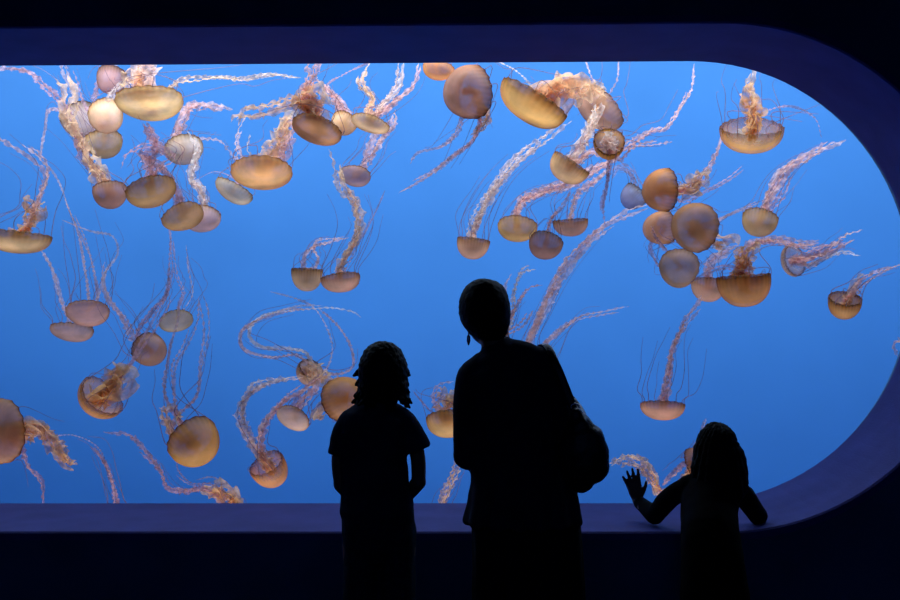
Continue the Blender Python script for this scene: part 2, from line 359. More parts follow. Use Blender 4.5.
# the shoulder bag (top-level: it hangs from her)
bag = empty('shoulder_bag', P(588, 484, -.02)); tag(bag, 'black rounded leather shoulder bag hanging at the right side of the tall woman', 'bag')
b = bmesh.new()
BD = -.135
br = [rg(576, 415, 7, .025, BD), rg(579, 425, 14, .045, BD), rg(582, 438, 21.5, .058, BD), rg(583.5, 452, 25, .066, BD), rg(584, 465, 24.5, .068, BD), rg(582, 476, 19, .06, BD), rg(581, 481, 12, .045, BD)]
tube(b, smooth_rings(br, 4), 28)
bag_b = fused('bag_body', b, .006, M['leather'], bag, 0, 10, 3, lambda co: .006*noise.noise(co*16) + .0025*noise.noise(co*45))
b = bmesh.new()
st = [P(577, 424, -.15), P(573, 407, -.11), P(564, 383, -.085), P(556, 364, -.07), P(547, 346, -.01), P(541, 350, .06), P(560, 385, .085), P(577, 405, .04), P(583, 417, -.07), P(580, 426, -.12)]
tube(b, smooth_rings([(p, .013, .004) for p in st], 5), 10)
o = from_bm('strap', b, M['leather']); unparent_keep(o, bag)
b = bmesh.new()
for (x_, y_) in ((575, 407), (580, 415)):
    c0 = P(x_, y_, -.115); 
    for k in range(16):
        a0, a1 = 2*math.pi*k/16, 2*math.pi*(k+1)/16
        tube(b, [(c0 + V(.013*math.cos(a0), 0, .010*math.sin(a0)), .0028, .0028), (c0 + V(.013*math.cos(a1), 0, .010*math.sin(a1)), .0028, .0028)], 6)
o = fused('buckle', b, .0015, M['silver'], bag, smooth=0); o['label'] = 'shiny metal strap ring'
# ---------------- the boy
Y = 3.62; m = mpp(Y); cxb = P(379, 500).x
boy = empty('person', V(cxb, Y, 0)); tag(boy, 'child with wavy ear-length hair and loose short-sleeved shirt, left of the woman', 'person', GROUP)
hs = .205; hc = P(383, 373, .0); b = bmesh.new(); HR = head(b, hc, hs, 0, R_(-6))
tube(b, smooth_rings([rg(382, 386, 11, .042), rg(380, 402, 11, .042), rg(378, 414, 18, .05)], 3))
tube(b, smooth_rings([rg(377, 410, 22, .05), rg(376, 420, 32, .07), rg(374, 440, 31, .08), rg(374, 470, 29, .075), rg(377, 505, 31, .085), rg(378, 525, 31, .09)], 4))
for sx, pts, wf in ((-1, [(348, 420, 9), (342, 440, 8.5), (339.5, 462, 8.2), (341, 482, 7.6)], (352, 499)), (1, [(403, 420, 9), (412, 436, 8.2), (418, 458, 7.6), (418.5, 480, 7.2)], (404, 500))):
    tube(b, smooth_rings([rg(x, y, r, r*m*1.02) for x, y, r in pts], 3))
    w_ = P(wf[0], wf[1], .10); e_ = P(pts[-1][0], pts[-1][1]+2)
    tube(b, smooth_rings([(e_, .026, .026), (e_.lerp(w_, .5), .0235, .0235), (w_, .018, .02)], 3)); hand(b, w_, w_-e_, V(-sx, 0, .2), .13, .2)
for sg, x_ in ((-1, 361), (1, 397)):
    fx = P(x_, 540).x
    tube(b, smooth_rings([(V(fx, Y, .74), .062, .07), (V(fx, Y, .55), .05, .055), (V(fx, Y, .38), .038, .042), (V(fx, Y, .25), .036, .04), (V(fx, Y, .09), .026, .032), (V(fx, Y, .05), .03, .045)], 4)); shoe(boy, fx, Y, .19, M['leather'])
fused('body', b, .0048, M['skin'], boy); face_parts(boy, hc, hs, HR)
b = bmesh.new()
ball(b, P(383, 371, -.03), 24.6*m, .083, 29.8*m, HR); ball(b, P(383, 359, -.008), 21*m, .078, 17.5*m, HR); ball(b, P(383, 386, -.035), 24.5*m, .065, 17*m, HR)
hr = random.Random(5)
for k in range(34):
    a = math.pi*(1.0 + .0) * (k/33) ; a = -math.pi*.12 - a*.76 if k % 2 else -math.pi*.05 - a*.9
    lv = hr.uniform(0, 1); z0 = P(383, 380 + 14*lv).z; rr = 23.5*m
    ca, sa = math.cos(a), math.sin(a)
    p0 = V(hc.x + rr*ca, Y + .075*sa, z0); drop = hr.uniform(.025, .045)
    out_ = hr.uniform(.001, .011)
    tube(b, smooth_rings([(p0 + V(-.01*ca, -.01*sa, .02), .011, .011), (p0 + V(.0, 0, -drop*.5), .010, .010), (p0 + V(ca*out_, sa*out_, -drop), .007, .007), (p0 + V(ca*(out_+.008), sa*(out_+.008), -drop-.004), .0035, .0035)], 2), 8)
for sx, xs in ((-1, 357.5), (1, 408.5)):
    for (yy, ox, l) in ((370, 3.0, 8), (379, 1.2, 9), (390, 2.2, 9), (397, 4.2, 8), (401, 2.4, 9)):
        p0 = P(xs - sx*3, yy, -.005 + hr.uniform(-.02, .02))
        tube(b, smooth_rings([(p0, .010, .012), (p0 + V(sx*(ox+(1.6 if sx < 0 else 0))*m*.8, 0, -l*m*.45), .009, .010), (p0 + V(sx*(ox+(4.2 if sx < 0 else 1.6))*m, 0, -l*m*.7), .0045, .005)], 2), 8)
fused('hair', b, .0042, M['hair'], boy, .003, 70, 1)
b = bmesh.new()
tube(b, smooth_rings([rg(378, 404, 17, .055), rg(377, 410, 26, .065), rg(376, 418, 35, .085), rg(374.5, 435, 35.5, .095), rg(373.5, 460, 34, .09), rg(375, 485, 34.5, .095), rg(377.5, 508, 37.5, .105)], 4), 28)
for sl in ([(357, 413, 9, .045), (349, 421, 10.5, .046), (344, 434, 12, .047), (342, 447, 13.4, .05), (341.5, 453, 14, .05)], [(396, 412, 9, .045), (405, 420, 10.5, .046), (410, 431, 12, .047), (415.5, 443, 13.4, .05), (417.8, 449, 14, .05)]):
    rr = [rg(*q) for q in sl]; rr[-1] = rr[-1] + (); rr = [q[:3] for q in rr]
    tube(b, smooth_rings(rr, 3), 20, True); c_, a_, b_ = rr[-1]
fused('shirt', b, .0058, M['tee'], boy, 0, 10, 3, lambda co: .0045*noise.noise(co*13) + .002*noise.noise(co*34))
b = bmesh.new()
tube(b, smooth_rings([rg(378.5, 496, 33, .09), rg(378.5, 512, 36, .10), rg(378.5, 535, 37, .105)], 4), 28)
for sg, x_ in ((-1, 361), (1, 397.5)):
    fx = P(x_, 540).x; tube(b, smooth_rings([rg(x_, 530, 19, .085), rg(x_, 560, 18.2, .08), rg(x_, 600, 17.5, .075), (V(fx, Y, .40), .052, .06), (V(fx, Y, .22), .048, .056), (V(fx, Y, .09), .046, .056)], 4))
fused('trousers', b, .0065, M['jeans'], boy, 0, 10, 2, lambda co: .005*noise.noise(V(co.x*16, co.y*16, co.z*9)))
# ---------------- the girl
Y = 3.90; m = mpp(Y); cxg = P(711, 560).x
girl = empty('person', V(cxg, Y-.09, 0)); tag(girl, 'small child with long hair at the sill, left hand raised with spread fingers', 'person', GROUP)
hs = .19; hc = P(717, 452, .14); b = bmesh.new(); HR = head(b, hc, hs, R_(5), R_(8))
mg = mpp(4.04)
tube(b, smooth_rings([(P(716, 466, .12), .04, .042), (P(713, 478, .10), .04, .045), (P(712, 488, .08), .06, .055)], 3))
tube(b, smooth_rings([(P(712, 484, .09), 24*m, .055), (P(710, 496, .06), 26*m, .07), (P(709, 515, 0), 23*m, .08), (P(710, 545, -.08), 23*m, .08), (P(712, 575, -.10), 26*m, .09), (P(714, 600, -.10), 27*m, .09)], 4))
el = V(P(655, 511, .17).x, 4.07, SILL + .036)
sh = P(687, 487, .08)
tube(b, smooth_rings([(sh, .034, .034), (sh.lerp(el, .5) + V(0, 0, .016), .030, .031), (el, .029, .029)], 4))
wr = at(638.5, 501, 4.20)
tube(b, smooth_rings([(el, .029, .028), (el.lerp(wr, .5), .029, .026), (wr, .024, .019)], 3))
ht = at(633.5, 484, 4.215)
hand(b, wr, ht - wr, V(1, 0, .1), .136, .10, .2)
er = V(at(757, 503, 4.07).x, 4.06, SILL + .040)
shr = P(737, 486, .08)
tube(b, smooth_rings([(shr, .034, .034), (shr.lerp(er, .5), .030, .031), (er, .028, .029)], 4))
wr2 = P(742, 484, .28)
tube(b, smooth_rings([(er, .028, .028), (er.lerp(wr2, .5), .025, .024), (wr2, .019, .018)], 3)); hand(b, wr2, V(-.25, .05, .3), V(0, -1, .2), .115, .5)
for x_ in (699, 725):
    fx = P(x_, 560).x; y0 = Y-.10
    tube(b, smooth_rings([(V(fx, y0, .52), .055, .06), (V(fx, y0, .38), .042, .046), (V(fx, y0, .27), .034, .037), (V(fx, y0, .18), .033, .036), (V(fx, y0, .07), .024, .03), (V(fx, y0, .045), .027, .04)], 4)); shoe(girl, fx, y0, .16, M['leather'])
fused('body', b, .0040, M['skin'], girl); face_parts(girl, hc, hs, HR)
b = bmesh.new()
def hg(px, py, a, bb, dy): return (P(px, py, dy), a*m*1.02, bb)
ball(b, P(717, 444, .115), 20*m, .082, 21*m, HR)
tube(b, smooth_rings([hg(716, 436, 14, .06, .12), hg(716.5, 446, 22, .075, .11), hg(718.5, 458, 26, .08, .10), hg(719.5, 470, 27.5, .075, .08), hg(719.5, 484, 27, .06, .05), hg(716, 497, 22, .045, .015), hg(713, 510, 14, .03, -.02)], 3), 28)
fused('hair', b, .0052, M['hair'], girl, .0035, 60, 2, lambda co: .003*math.sin(math.atan2(co.y-Y-.1, co.x-hc.x)*22 + 3*noise.noise(co*9)))
b = bmesh.new()
tube(b, smooth_rings([(P(713, 479, .10), 20*m, .055), (P(712, 486, .085), 29*m, .068), (P(710.5, 498, .055), 29.5*m, .085), (P(709, 515, .0), 28*m, .092), (P(711, 540, -.08), 28.5*m, .095), (P(713, 570, -.10), 31*m, .105), (P(715, 600, -.10), 33*m, .115), (V(cxg, Y-.10, .36), .135, .13)], 4), 28)
tube(b, smooth_rings([(sh + V(.01, 0, .003), .041, .042), (sh.lerp(el, .5) + V(0, 0, .016), .038, .038), (el + V(0, 0, .003), .034, .035)], 4)); tube(b, smooth_rings([(el + V(0, 0, .003), .034, .034), (el.lerp(wr, .85), .028, .024)], 3))
tube(b, smooth_rings([(shr + V(-.01, 0, .003), .041, .042), (shr.lerp(er, .5), .037, .038), (er, .035, .036)], 4)); tube(b, smooth_rings([(er, .035, .035), (er.lerp(wr2, .7), .028, .028)], 3))
fused('dress', b, .0055, M['dress'], girl, 0, 10, 3, lambda co: .003*noise.noise(co*18))
# ------------------------------------------------------------------ sea nettles
TONE = dict(cream=(1.0, .68, .40), gold=(1.0, .60, .27), orange=(.88, .47, .17), tan=(.88, .54, .33), brown=(.78, .44, .22),
            mauve=(.70, .41, .30), grey=(.80, .57, .44), haze=(.40, .31, .46), dusk=(.70, .39, .26))
ATONE = dict(cream=(1.0, .60, .36), gold=(1.0, .54, .24), pink=(1.0, .55, .46), white=(1, .70, .58), mauve=(.74, .38, .38), rust=(.85, .36, .22), dim=(.52, .34, .42))
def catmull(pts, n):
    P = [pts[0]*2 - pts[1]] + list(pts) + [pts[-1]*2 - pts[-2]]
    seg = len(pts)-1; out = []
    L = [0]
    for i in range(seg): L.append(L[-1] + max((pts[i+1]-pts[i]).length, 1e-6))
    for k in range(n):
        s = L[-1]*k/(n-1); i = 0
        while i < seg-1 and s > L[i+1]: i += 1
        t = (s-L[i])/(L[i+1]-L[i]); a, b, c, d = P[i:i+4]
        out.append(.5*((2*b) + (c-a)*t + (2*a-5*b+4*c-d)*t*t + (3*b-a-3*c+d)*t**3))
    return out
def frames(C):
    out = []; N = None
    for i, p in enumerate(C):
        T = (C[min(i+1, len(C)-1)] - C[max(i-1, 0)]).normalized()
        if N is None: N = T.orthogonal().normalized()
        N = (N - T*N.dot(T))
        N = N.normalized() if N.length > 1e-6 else T.orthogonal().normalized()
        out.append((T, N, T.cross(N)))
    return out
def bell_bm(R, h, seed, close=103):
    """closed dome, apex at +z, rim plane z=0, with a lobed margin and a real wall thickness"""
    bm = bmesh.new(); NS, NR = 64, 14
    lay = bm.verts.layers.float.new('meridian'); st = bm.verts.layers.float.new('stripe')
    lobes = 16
    def shell(rs, zoff, hs):
        rings = []
        top_ = bm.verts.new((0, 0, h*R*hs + zoff)); top_[lay] = 0
        for k in range(1, NR+1):
            t = k/NR; a = t*R_(close); rr = R*math.sin(a)**.86*rs; zz = R*(h*math.cos(a) if a < R_(90) else max(h, .5)*math.cos(a)*.8)*hs
            row = []
            for j in range(NS):
                ph = 2*math.pi*j/NS
                lob = abs(math.sin(lobes*ph/2*1.0))
                w = max(0, (t-.72)/.28)
                r2 = rr*(1 + .022*w*math.sin(lobes*ph) + .035*math.sin(3*ph+seed)*t + .025*math.sin(2*ph+seed*2.1)*t)
                z2 = zz - .035*R*w*w*lob + .02*R*math.sin(2*ph+seed*1.7)*t + zoff
                v = bm.verts.new((r2*math.cos(ph), r2*math.sin(ph), z2)); v[lay] = t; v[st] = .5+.5*math.cos(2*lobes*ph)
                row.append(v)
            rings.append(row)
        return top_, rings
    t1, o1 = shell(1, 0, 1); t2, o2 = shell(.93, -.0*R, .86)
    for T0, rg, flip in ((t1, o1, 0), (t2, o2, 1)):
        for j in range(NS):
            q = (j+1) % NS
            f = (T0, rg[0][j], rg[0][q]); bm.faces.new(f if not flip else f[::-1])
            for k in range(NR-1):
                f = (rg[k][j], rg[k+1][j], rg[k+1][q], rg[k][q]); bm.faces.new(f if not flip else f[::-1])
    for j in range(NS):
        q = (j+1) % NS; bm.faces.new((o1[-1][j], o2[-1][j], o2[-1][q], o1[-1][q]))
    return bm
def ribbon_bm(C, w0, w1, frill, seed, off0):
    """one ruffled oral arm along the centre line C"""
    bm = bmesh.new(); n = len(C); fr = frames(C); r = random.Random(seed); K = 3
    ph = r.uniform(0, 6.28); tw0 = r.uniform(0, 6.28); twk = r.uniform(-4, 4); L = 0; rows = []
    o_ang = r.uniform(0, 6.28); wn = Vector((r.random(), r.random(), r.random()))*50
    freq = r.uniform(1.0, 1.5)/max(w0*.55, .007)
    for i, p in enumerate(C):
        s = i/(n-1)
        if i: L += (C[i]-C[i-1]).length
        T, N, B = fr[i]; wn_ = noise.noise_vector(wn + Vector((L*6, 0, 0)))
        offd = N*math.cos(o_ang + s*2.2) + B*math.sin(o_ang + s*2.2)
        width = (w0 + (w1-w0)*s**.8)
        c = p + offd*off0*(.55+.6*s)*min(1, s*5+.25) + wn_*(off0*1.0 + width*.35)*min(1, s*4)
        width *= (.75 + .6*abs(noise.noise(wn + Vector((L*22, 3, 0)))))
        if s > .93: width *= (1-s)/.07*.85+.15
        tw = tw0 + twk*s*1.1 + 1.6*noise.noise(wn + Vector((L*9, 7, 0)))
        frl = frill*(.65+1.1*abs(noise.noise(wn + Vector((L*13, 0, 9)))))
        side = N*math.cos(tw) + B*math.sin(tw); up = T.cross(side); row = []
        for j in range(-K, K+1):
            e = j/K; ae = abs(e)
            fq = L*freq*6.283 + 2.2*noise.noise(wn + Vector((L*14, 1, 4)))
            a1 = math.sin(fq*.35 + (1.9 if j > 0 else 0) + ph + ae*.8); a2 = math.cos(fq*.52 + (0 if j > 0 else 2.4) + ph)
            q = c + side*e*width*.5*(1+.18*a2*ae) + up*width*.42*frl*ae**1.4*a1 + T*width*.22*frl*ae*a2
            row.append(bm.verts.new(q))
        rows.append(row)
    for i in range(n-1):
        for j in range(2*K): bm.faces.new((rows[i][j], rows[i][j+1], rows[i+1][j+1], rows[i+1][j]))
    return bm
def thread_bm(C, r0, r1):
    bm = bmesh.new(); n = len(C); fr = frames(C); rows = []
    for i, p in enumerate(C):
        s = i/(n-1); r = r0 + (r1-r0)*s; T, N, B = fr[i]
        rows.append([bm.verts.new(p + N*r*math.cos(a) + B*r*math.sin(a)) for a in (0, 1.5708, 3.1416, 4.7124)])
    for i in range(n-1):
        for j in range(4): bm.faces.new((rows[i][j], rows[i][(j+1) % 4], rows[i+1][(j+1) % 4], rows[i+1][j]))
    bm.faces.new(rows[0]); bm.faces.new(rows[-1][::-1])
    return bm
NJ = [0]
def nettle(label, cx, cy, R, L, th, phi, Y, tone, arms, nt=8, tl=None, tw=.35, stomach=False, close=103, clear=False):
    """cx,cy: middle of the bell as seen; R: half its width; L: its extent along the swimming direction th (all px at depth Y);
    phi: how far the crown turns towards the glass; arms: (tone, w0, w1, frill, ribbons, [(px,py),...], depth drift)"""
    NJ[0] += 1; seed = NJ[0]*7+1; r = random.Random(seed)
    if close == 103 and 5 <= phi <= 30: phi += 9
    ext = .42*R*abs(math.cos(R_(close)))*math.cos(R_(phi)); L = L - ext*.9; dshift = ext*.45
    s = R*abs(math.sin(R_(phi))); c2 = max((L-s)**2 - s*s, (.3*R*math.cos(R_(phi)))**2); c = math.sqrt(c2)
    h = c/max(R*math.cos(R_(phi)), 1e-3); h = min(max(h, .32), 1.25)
    off = (math.sqrt(s*s + (h*R*math.cos(R_(phi)))**2) - s)/2 - dshift
    px, py = cx - off*math.cos(R_(th)), cy + off*math.sin(R_(th))
    P0 = at(px, py, Y); m = mpp(Y)*(P0-CAM).length/Y*.985
    f = (P0-CAM).normalized(); rt = f.cross(Vector((0, 0, 1))).normalized(); up = rt.cross(f)
    ax = (math.cos(R_(phi))*(math.cos(R_(th))*rt + math.sin(R_(th))*up) - math.sin(R_(phi))*f).normalized()
    Rm = R*m
    root = empty('sea_nettle', P0)
    root.rotation_mode = 'QUATERNION'
    tag(root, label, 'jellyfish', 'sea nettles drifting in the tank')
    q = ax.to_track_quat('Z', 'Y')
    col = TONE[tone]; col = tuple(min(1, k*r.uniform(.93, 1.07)) for k in col)
    b = from_bm('bell', bell_bm(Rm, h, seed, close), M['bell_clear' if clear else 'bell'], root)
    b.rotation_mode = 'QUATERNION'; b.rotation_quaternion = q; b.color = (*col, 1)
    inner = P0 + ax*(.42*h*Rm)
    if stomach:
        pts = [inner + ax*Rm*.18*h, inner, P0 - ax*Rm*.1]
        for k in range(2):
            o = from_bm('stomach', ribbon_bm(catmull(pts, 30), Rm*.7, Rm*.45, 1.4, seed+90+k, Rm*.1), M['arm'], None); unparent_keep(o, root); o.color = (1, .9, .75, 1)
    guides = []
    for (at_, w0, w1, frill, nrib, path, drift) in arms:
        W = []; n = len(path); dd = [0]*n
        for i, (x, y) in enumerate(path):
            t = (i+1)/n; W.append(at(x, y, Y + drift*t + r.uniform(-.03, .03)))
        if math.hypot(path[0][0]-px, path[0][1]-py) < R*2.2: W = [inner, P0 - ax*Rm*.12] + W
        tot = sum((W[i+1]-W[i]).length for i in range(len(W)-1)); N = max(14, min(180, int(tot/m/1.2)))
        guides.append(W)
        if w0 >= 8: nrib = int(nrib*1.3+.5)
        for k in range(nrib):
            C = catmull(W, N)
            if nrib > 1 and k: C = C[:max(10, int(N*r.uniform(.72, 1)))]
            o = from_bm('oral_arm', ribbon_bm(C, w0*m*.92, w1*m*.92, frill, seed*31+k*7+len(guides), (w0*.36*m if nrib > 1 else w0*.08*m)), M['arm'], None)
            unparent_keep(o, root); tcol = ATONE[at_]; kk = r.uniform(.88, 1.1); o.color = (*[min(1, x*kk) for x in tcol], 1)
    for k in range(nt):
        ang = 2*math.pi*(k + r.uniform(-.25, .25))/nt
        rim = P0 + q @ Vector((Rm*.96*math.cos(ang), Rm*.96*math.sin(ang), -.02*Rm))
        G = guides[k % len(guides)] if guides else [P0, P0 - ax*Rm*3]
        if len(G) > 4 and G[0] is not P0: g = G[2:]
        else: g = G[1:]
        C0 = [rim, rim - ax*Rm*.4 + (rim-P0)*.03]
        frac = r.uniform(.5, 1.0) if tl is None else tl*r.uniform(.7, 1.1)
        ng = catmull([P0 - ax*Rm*.2] + g, 9); ng = [p for p in ng[1:max(4, int(1+8*min(frac, 1)))] if (P0-p).dot(ax) > .75*Rm or (p-P0).length > 2.2*Rm] or ng[3:5]
        sp = (rim-P0)*tw; wv = Vector((r.uniform(-1, 1), r.uniform(-1, 1), r.uniform(-1, 1)))
        for i, p in enumerate(ng):
            s_ = (i+1)/len(ng)
            C0.append(p + sp*(1.7-.4*s_) + wv*Rm*.4*s_ + noise.noise_vector(Vector((s_*2, k*5.1, seed)))*Rm*.4*s_)
        o = from_bm('tentacle', thread_bm(catmull(C0, 36), .0021, .0009), M['tent'], None); unparent_keep(o, root)
        o.color = (.38+.1*r.random(), .24, .26, 1)
    return root
def A(tone, w0, w1, frill, n, path, drift=.0): return (tone, w0, w1, frill, n, path, drift)
J = nettle
# --- upper left
J('sea nettle cut by the left edge, flat bowl bell under thick ruffled arms', 18, 242, 30, 21, 266, 8, 5.3, 'tan', 
  [A('gold', 15, 11, 1.3, 4, [(24, 228), (30, 208), (42, 192)]), A('pink', 8, 4, 1, 2, [(28, 225), (42, 195), (46, 172), (36, 158), (15, 145), (-8, 128)], -.1)], 8, close=98)
J('small dusky round sea nettle at the lintel, directly left of the cream frilly arms', 111, 80, 14, 26, 262, 38, 6.55, 'mauve',
  [A('mauve', 7, 5, 1, 2, [(104, 66), (96, 85), (93, 105)]), A('pink', 5, 3, 1, 1, [(115, 64), (118, 50)])], 5, .6)
J('pale see-through sea nettle half hidden behind the round cream-yellow one', 82, 121, 18, 34, 300, 45, 6.75, 'grey',
  [A('pink', 7, 3, 1, 2, [(76, 100), (68, 84), (64, 72), (62, 52)], .1)], 6)
J('round cream-yellow sea nettle left of the largest cream bell at upper left', 106, 116, 16.5, 32, 275, 55, 5.9, 'cream',
  [A('white', 8, 5, 1.2, 2, [(112, 98), (122, 88), (134, 80)], .1)], 5)
J('brown round sea nettle directly below the round cream-yellow one', 104, 144, 17.5, 27, 272, 35, 6.1, 'brown',
  [A('mauve', 6, 3, 1, 2, [(100, 125), (88, 112), (80, 95), (72, 70)], .2)], 6)
J('largest cream lemon-shaped sea nettle at upper left with pale frilly arms up to the lintel', 150, 103, 31.5, 34, 272, 18, 5.3, 'cream',
  [A('white', 17, 14, 1.5, 4, [(146, 84), (144, 72), (146, 60)]), A('cream', 13, 10, 1.5, 3, [(136, 86), (133, 74), (138, 60)]), A('white', 9, 5, 1.2, 1, [(128, 93), (112, 98), (104, 100)]),
   A('cream', 7, 3, 1, 2, [(172, 88), (185, 80), (215, 77), (240, 78), (268, 72), (300, 74)], .1)], 8)
J('purplish brown sea nettle trailing a thick pale arm diagonally up to the top left', 110, 195, 16.5, 26, 275, 25, 5.6, 'dusk',
  [A('cream', 12, 8, 1.1, 4, [(104, 180), (90, 160), (76, 136), (68, 114), (70, 92), (62, 80)]), A('mauve', 9, 4, 1, 2, [(100, 178), (82, 148), (68, 112), (45, 88), (20, 74), (-10, 70)], .1),
   A('pink', 5, 3, 1, 1, [(90, 160), (70, 120), (50, 110), (44, 132), (40, 160)], .15)], 8)
J('orange-brown sea nettle with a dark tentacle crossing its tilted bell, beside the purplish one', 151, 192, 24, 30, 286, 18, 5.05, 'brown',
  [A('mauve', 11, 6, 1, 3, [(150, 175), (146, 158), (156, 145), (140, 120)], .2), A('mauve', 7, 3, .9, 2, [(158, 172), (172, 158), (150, 148), (128, 155), (118, 170)], .15)], 10)
J('greyish tan sea nettle left of the big lemon-shaped bell, its arm bent right', 184, 150, 19, 28, 285, 22, 6.15, 'grey',
  [A('pink', 9, 6, 1.1, 3, [(178, 134), (184, 116), (193, 105), (212, 108), (232, 111)], .1), A('pink', 6, 3, 1, 1, [(196, 138), (218, 140), (228, 150), (238, 162)], .1)], 8)
J('orange sea nettle overlapping the front of a paler twin left of the small bluish bell', 183, 217, 21, 26, 287, 20, 5.4, 'brown',
  [A('mauve', 11, 6, 1, 3, [(178, 201), (174, 186), (166, 170), (150, 158), (140, 150)])], 8)
J('paler sea nettle peeping out behind the right side of the orange overlapping bell', 202, 219, 18, 26, 270, 25, 5.85, 'grey',
  [A('white', 9, 6, 1.2, 3, [(200, 204), (197, 190), (190, 180), (196, 150), (188, 130)], .1)], 7)
J('small bluish grey sea nettle, tilted shallow cup below the big lemon-shaped bell', 233, 192, 20, 19, 238, 10, 5.9, 'grey',
  [A('pink', 6, 3, 1, 2, [(240, 176), (240, 160), (236, 140), (246, 120)], .1), A('mauve', 3, 1, .7, 1, [(236, 180), (215, 172), (196, 180)], .1)], 7, .6)
J('big tan lemon-shaped sea nettle in the upper left, thick frilly arms rising to its right', 262, 173, 31, 33, 268, 15, 5.3, 'gold',
  [A('cream', 13, 11, 1.3, 4, [(270, 158), (280, 140), (286, 122), (292, 108)]), A('pink', 9, 6, 1.2, 2, [(284, 158), (288, 140), (290, 118)]), A('white', 6, 4, 1, 1, [(255, 160), (248, 150), (250, 135)])], 8)
# --- upper centre
J('orange-brown tilted sea nettle under the lintel with arms branching far left and up', 316, 130, 26, 27, 250, 15, 5.0, 'brown',
  [A('cream', 17, 13, 1.4, 4, [(312, 112), (300, 104), (318, 102), (326, 112)]), A('cream', 11, 5, 1.2, 3, [(300, 104), (280, 106), (256, 110), (238, 112), (232, 124)], .1),
   A('pink', 10, 8, 1.2, 3, [(314, 106), (304, 92), (312, 76), (316, 56)]), A('mauve', 4, 3, .6, 1, [(325, 88), (345, 74), (375, 60)], .2)], 8)
J('small tan sea nettle wedged between two larger tilted bells under the lintel', 343, 124, 13, 22, 240, 20, 5.95, 'tan',
  [A('pink', 9, 5, 1.3, 3, [(342, 112), (332, 100), (322, 90), (318, 80)]), A('pink', 8, 5, 1.3, 2, [(345, 112), (336, 98), (326, 84)])], 5)
J('flat tan sea nettle cup with feathery upward arms, right end of the three tilted bells', 370, 124, 19.5, 17, 253, 8, 5.65, 'tan',
  [A('cream', 9, 5, 1.2, 3, [(366, 112), (372, 98), (362, 82), (366, 60)]), A('white', 8, 4, 1.1, 3, [(374, 114), (384, 100), (396, 84), (400, 60)]), A('pink', 8, 3, 1.1, 2, [(378, 116), (398, 102), (414, 88), (420, 64)])], 8)
J('small purple-brown oval sea nettle hanging alone under three tilted bells', 355, 176, 16, 20, 256, 28, 6.1, 'mauve',
  [A('pink', 8, 5, 1, 4, [(364, 166), (372, 150), (382, 134), (392, 122), (396, 108)])], 8, .8, .6)
J('left of two small bells side by side, its arms looping over to its neighbour', 307, 281, 15.5, 21, 268, 3, 5.6, 'tan',
  [A('pink', 5, 3, 1, 2, [(304, 270), (303, 256), (314, 244), (330, 240), (348, 236)]), A('pink', 5, 3, 1, 2, [(314, 270), (318, 258), (314, 248), (320, 240), (345, 238)])], 8, .7)
J('shallow sea nettle cup with one long S-shaped arm rising above it, centre left', 341, 283, 20, 19, 275, 10, 5.4, 'tan',
  [A('cream', 9, 6, 1.1, 3, [(340, 272), (345, 258), (353, 242), (359, 222), (354, 206), (344, 190), (338, 172), (330, 148)]), A('mauve', 4, 2, .8, 1, [(344, 272), (360, 240), (375, 215), (385, 190)])], 10, .7, .6, close=99)
J('sea nettle cut off by the lintel, the small bell left of the huge ribbed one', 438, 70, 16, 20, 258, 20, 5.6, 'orange',
  [A('pink', 6, 4, 1, 2, [(440, 56), (442, 40)])], 5)
J('huge brown sea nettle with a ribbed edge under the lintel, arms drooping to lower left', 467, 92, 27, 46, 172, 38, 5.1, 'dusk',
  [A('cream', 9, 6, 1.3, 3, [(480, 108), (487, 118), (480, 128), (470, 140)]), A('pink', 6, 3, 1.1, 3, [(478, 118), (470, 140), (450, 156), (432, 172), (414, 182), (396, 192)]),
   A('pink', 6, 3, 1.1, 2, [(462, 118), (457, 132), (440, 148), (420, 156), (412, 166)])], 8, .7, close=100)
J('small upright cup sea nettle left of the half-moon one, very long pale arm rising right', 472, 249, 16.5, 21, 262, 8, 5.5, 'tan',
  [A('white', 9, 4, 1.2, 4, [(472, 234), (482, 210), (494, 188), (510, 168), (532, 148), (554, 132), (572, 116)]), A('white', 6, 3, 1.1, 1, [(468, 236), (478, 205), (498, 180), (515, 160)])], 10, .8, .7, close=98)
# --- upper right of centre
J('largest cream half-moon sea nettle upper right of centre, open side up with ruffled arms', 530, 107, 37, 30, 237, 8, 5.1, 'gold',
  [A('cream', 17, 15, 1.5, 4, [(548, 102), (556, 88), (570, 86), (578, 98), (562, 106)]), A('cream', 12, 8, 1.4, 3, [(548, 92), (565, 84), (588, 88), (606, 94)], .15), A('white', 4, 2, .9, 1, [(530, 84), (515, 70), (495, 60)], .1)], 8, .6, close=100)
J('brown pointed sea nettle right of the cream half-moon bell', 598, 109, 27, 32, 222, 14, 5.75, 'dusk',
  [A('cream', 9, 6, 1.3, 3, [(600, 98), (596, 112), (592, 128), (590, 140)], -.25), A('white', 10, 7, 1.4, 2, [(590, 94), (576, 86), (560, 92)], -.1), A('pink', 5, 2, 1, 1, [(598, 90), (590, 75), (585, 58)]), A('pink', 4, 2, 1, 1, [(612, 90), (618, 78), (618, 58)])], 8)
J('small golden round sea nettle facing the glass amid tangled arms, below the pointed bell', 609, 144, 16, 30, 260, -55, 5.15, 'orange',
  [A('white', 8, 6, 1.5, 4, [(608, 146), (604, 140), (612, 138), (610, 150)], -.15), A('pink', 6, 3, 1.1, 3, [(620, 148), (634, 142), (652, 130), (668, 126), (690, 90), (698, 62)], .3),
   A('pink', 6, 4, 1, 2, [(618, 160), (634, 146), (655, 140), (672, 140)]), A('mauve', 6, 3, 1, 3, [(610, 160), (608, 185), (604, 205), (606, 225)], .1)], 10, stomach=True)
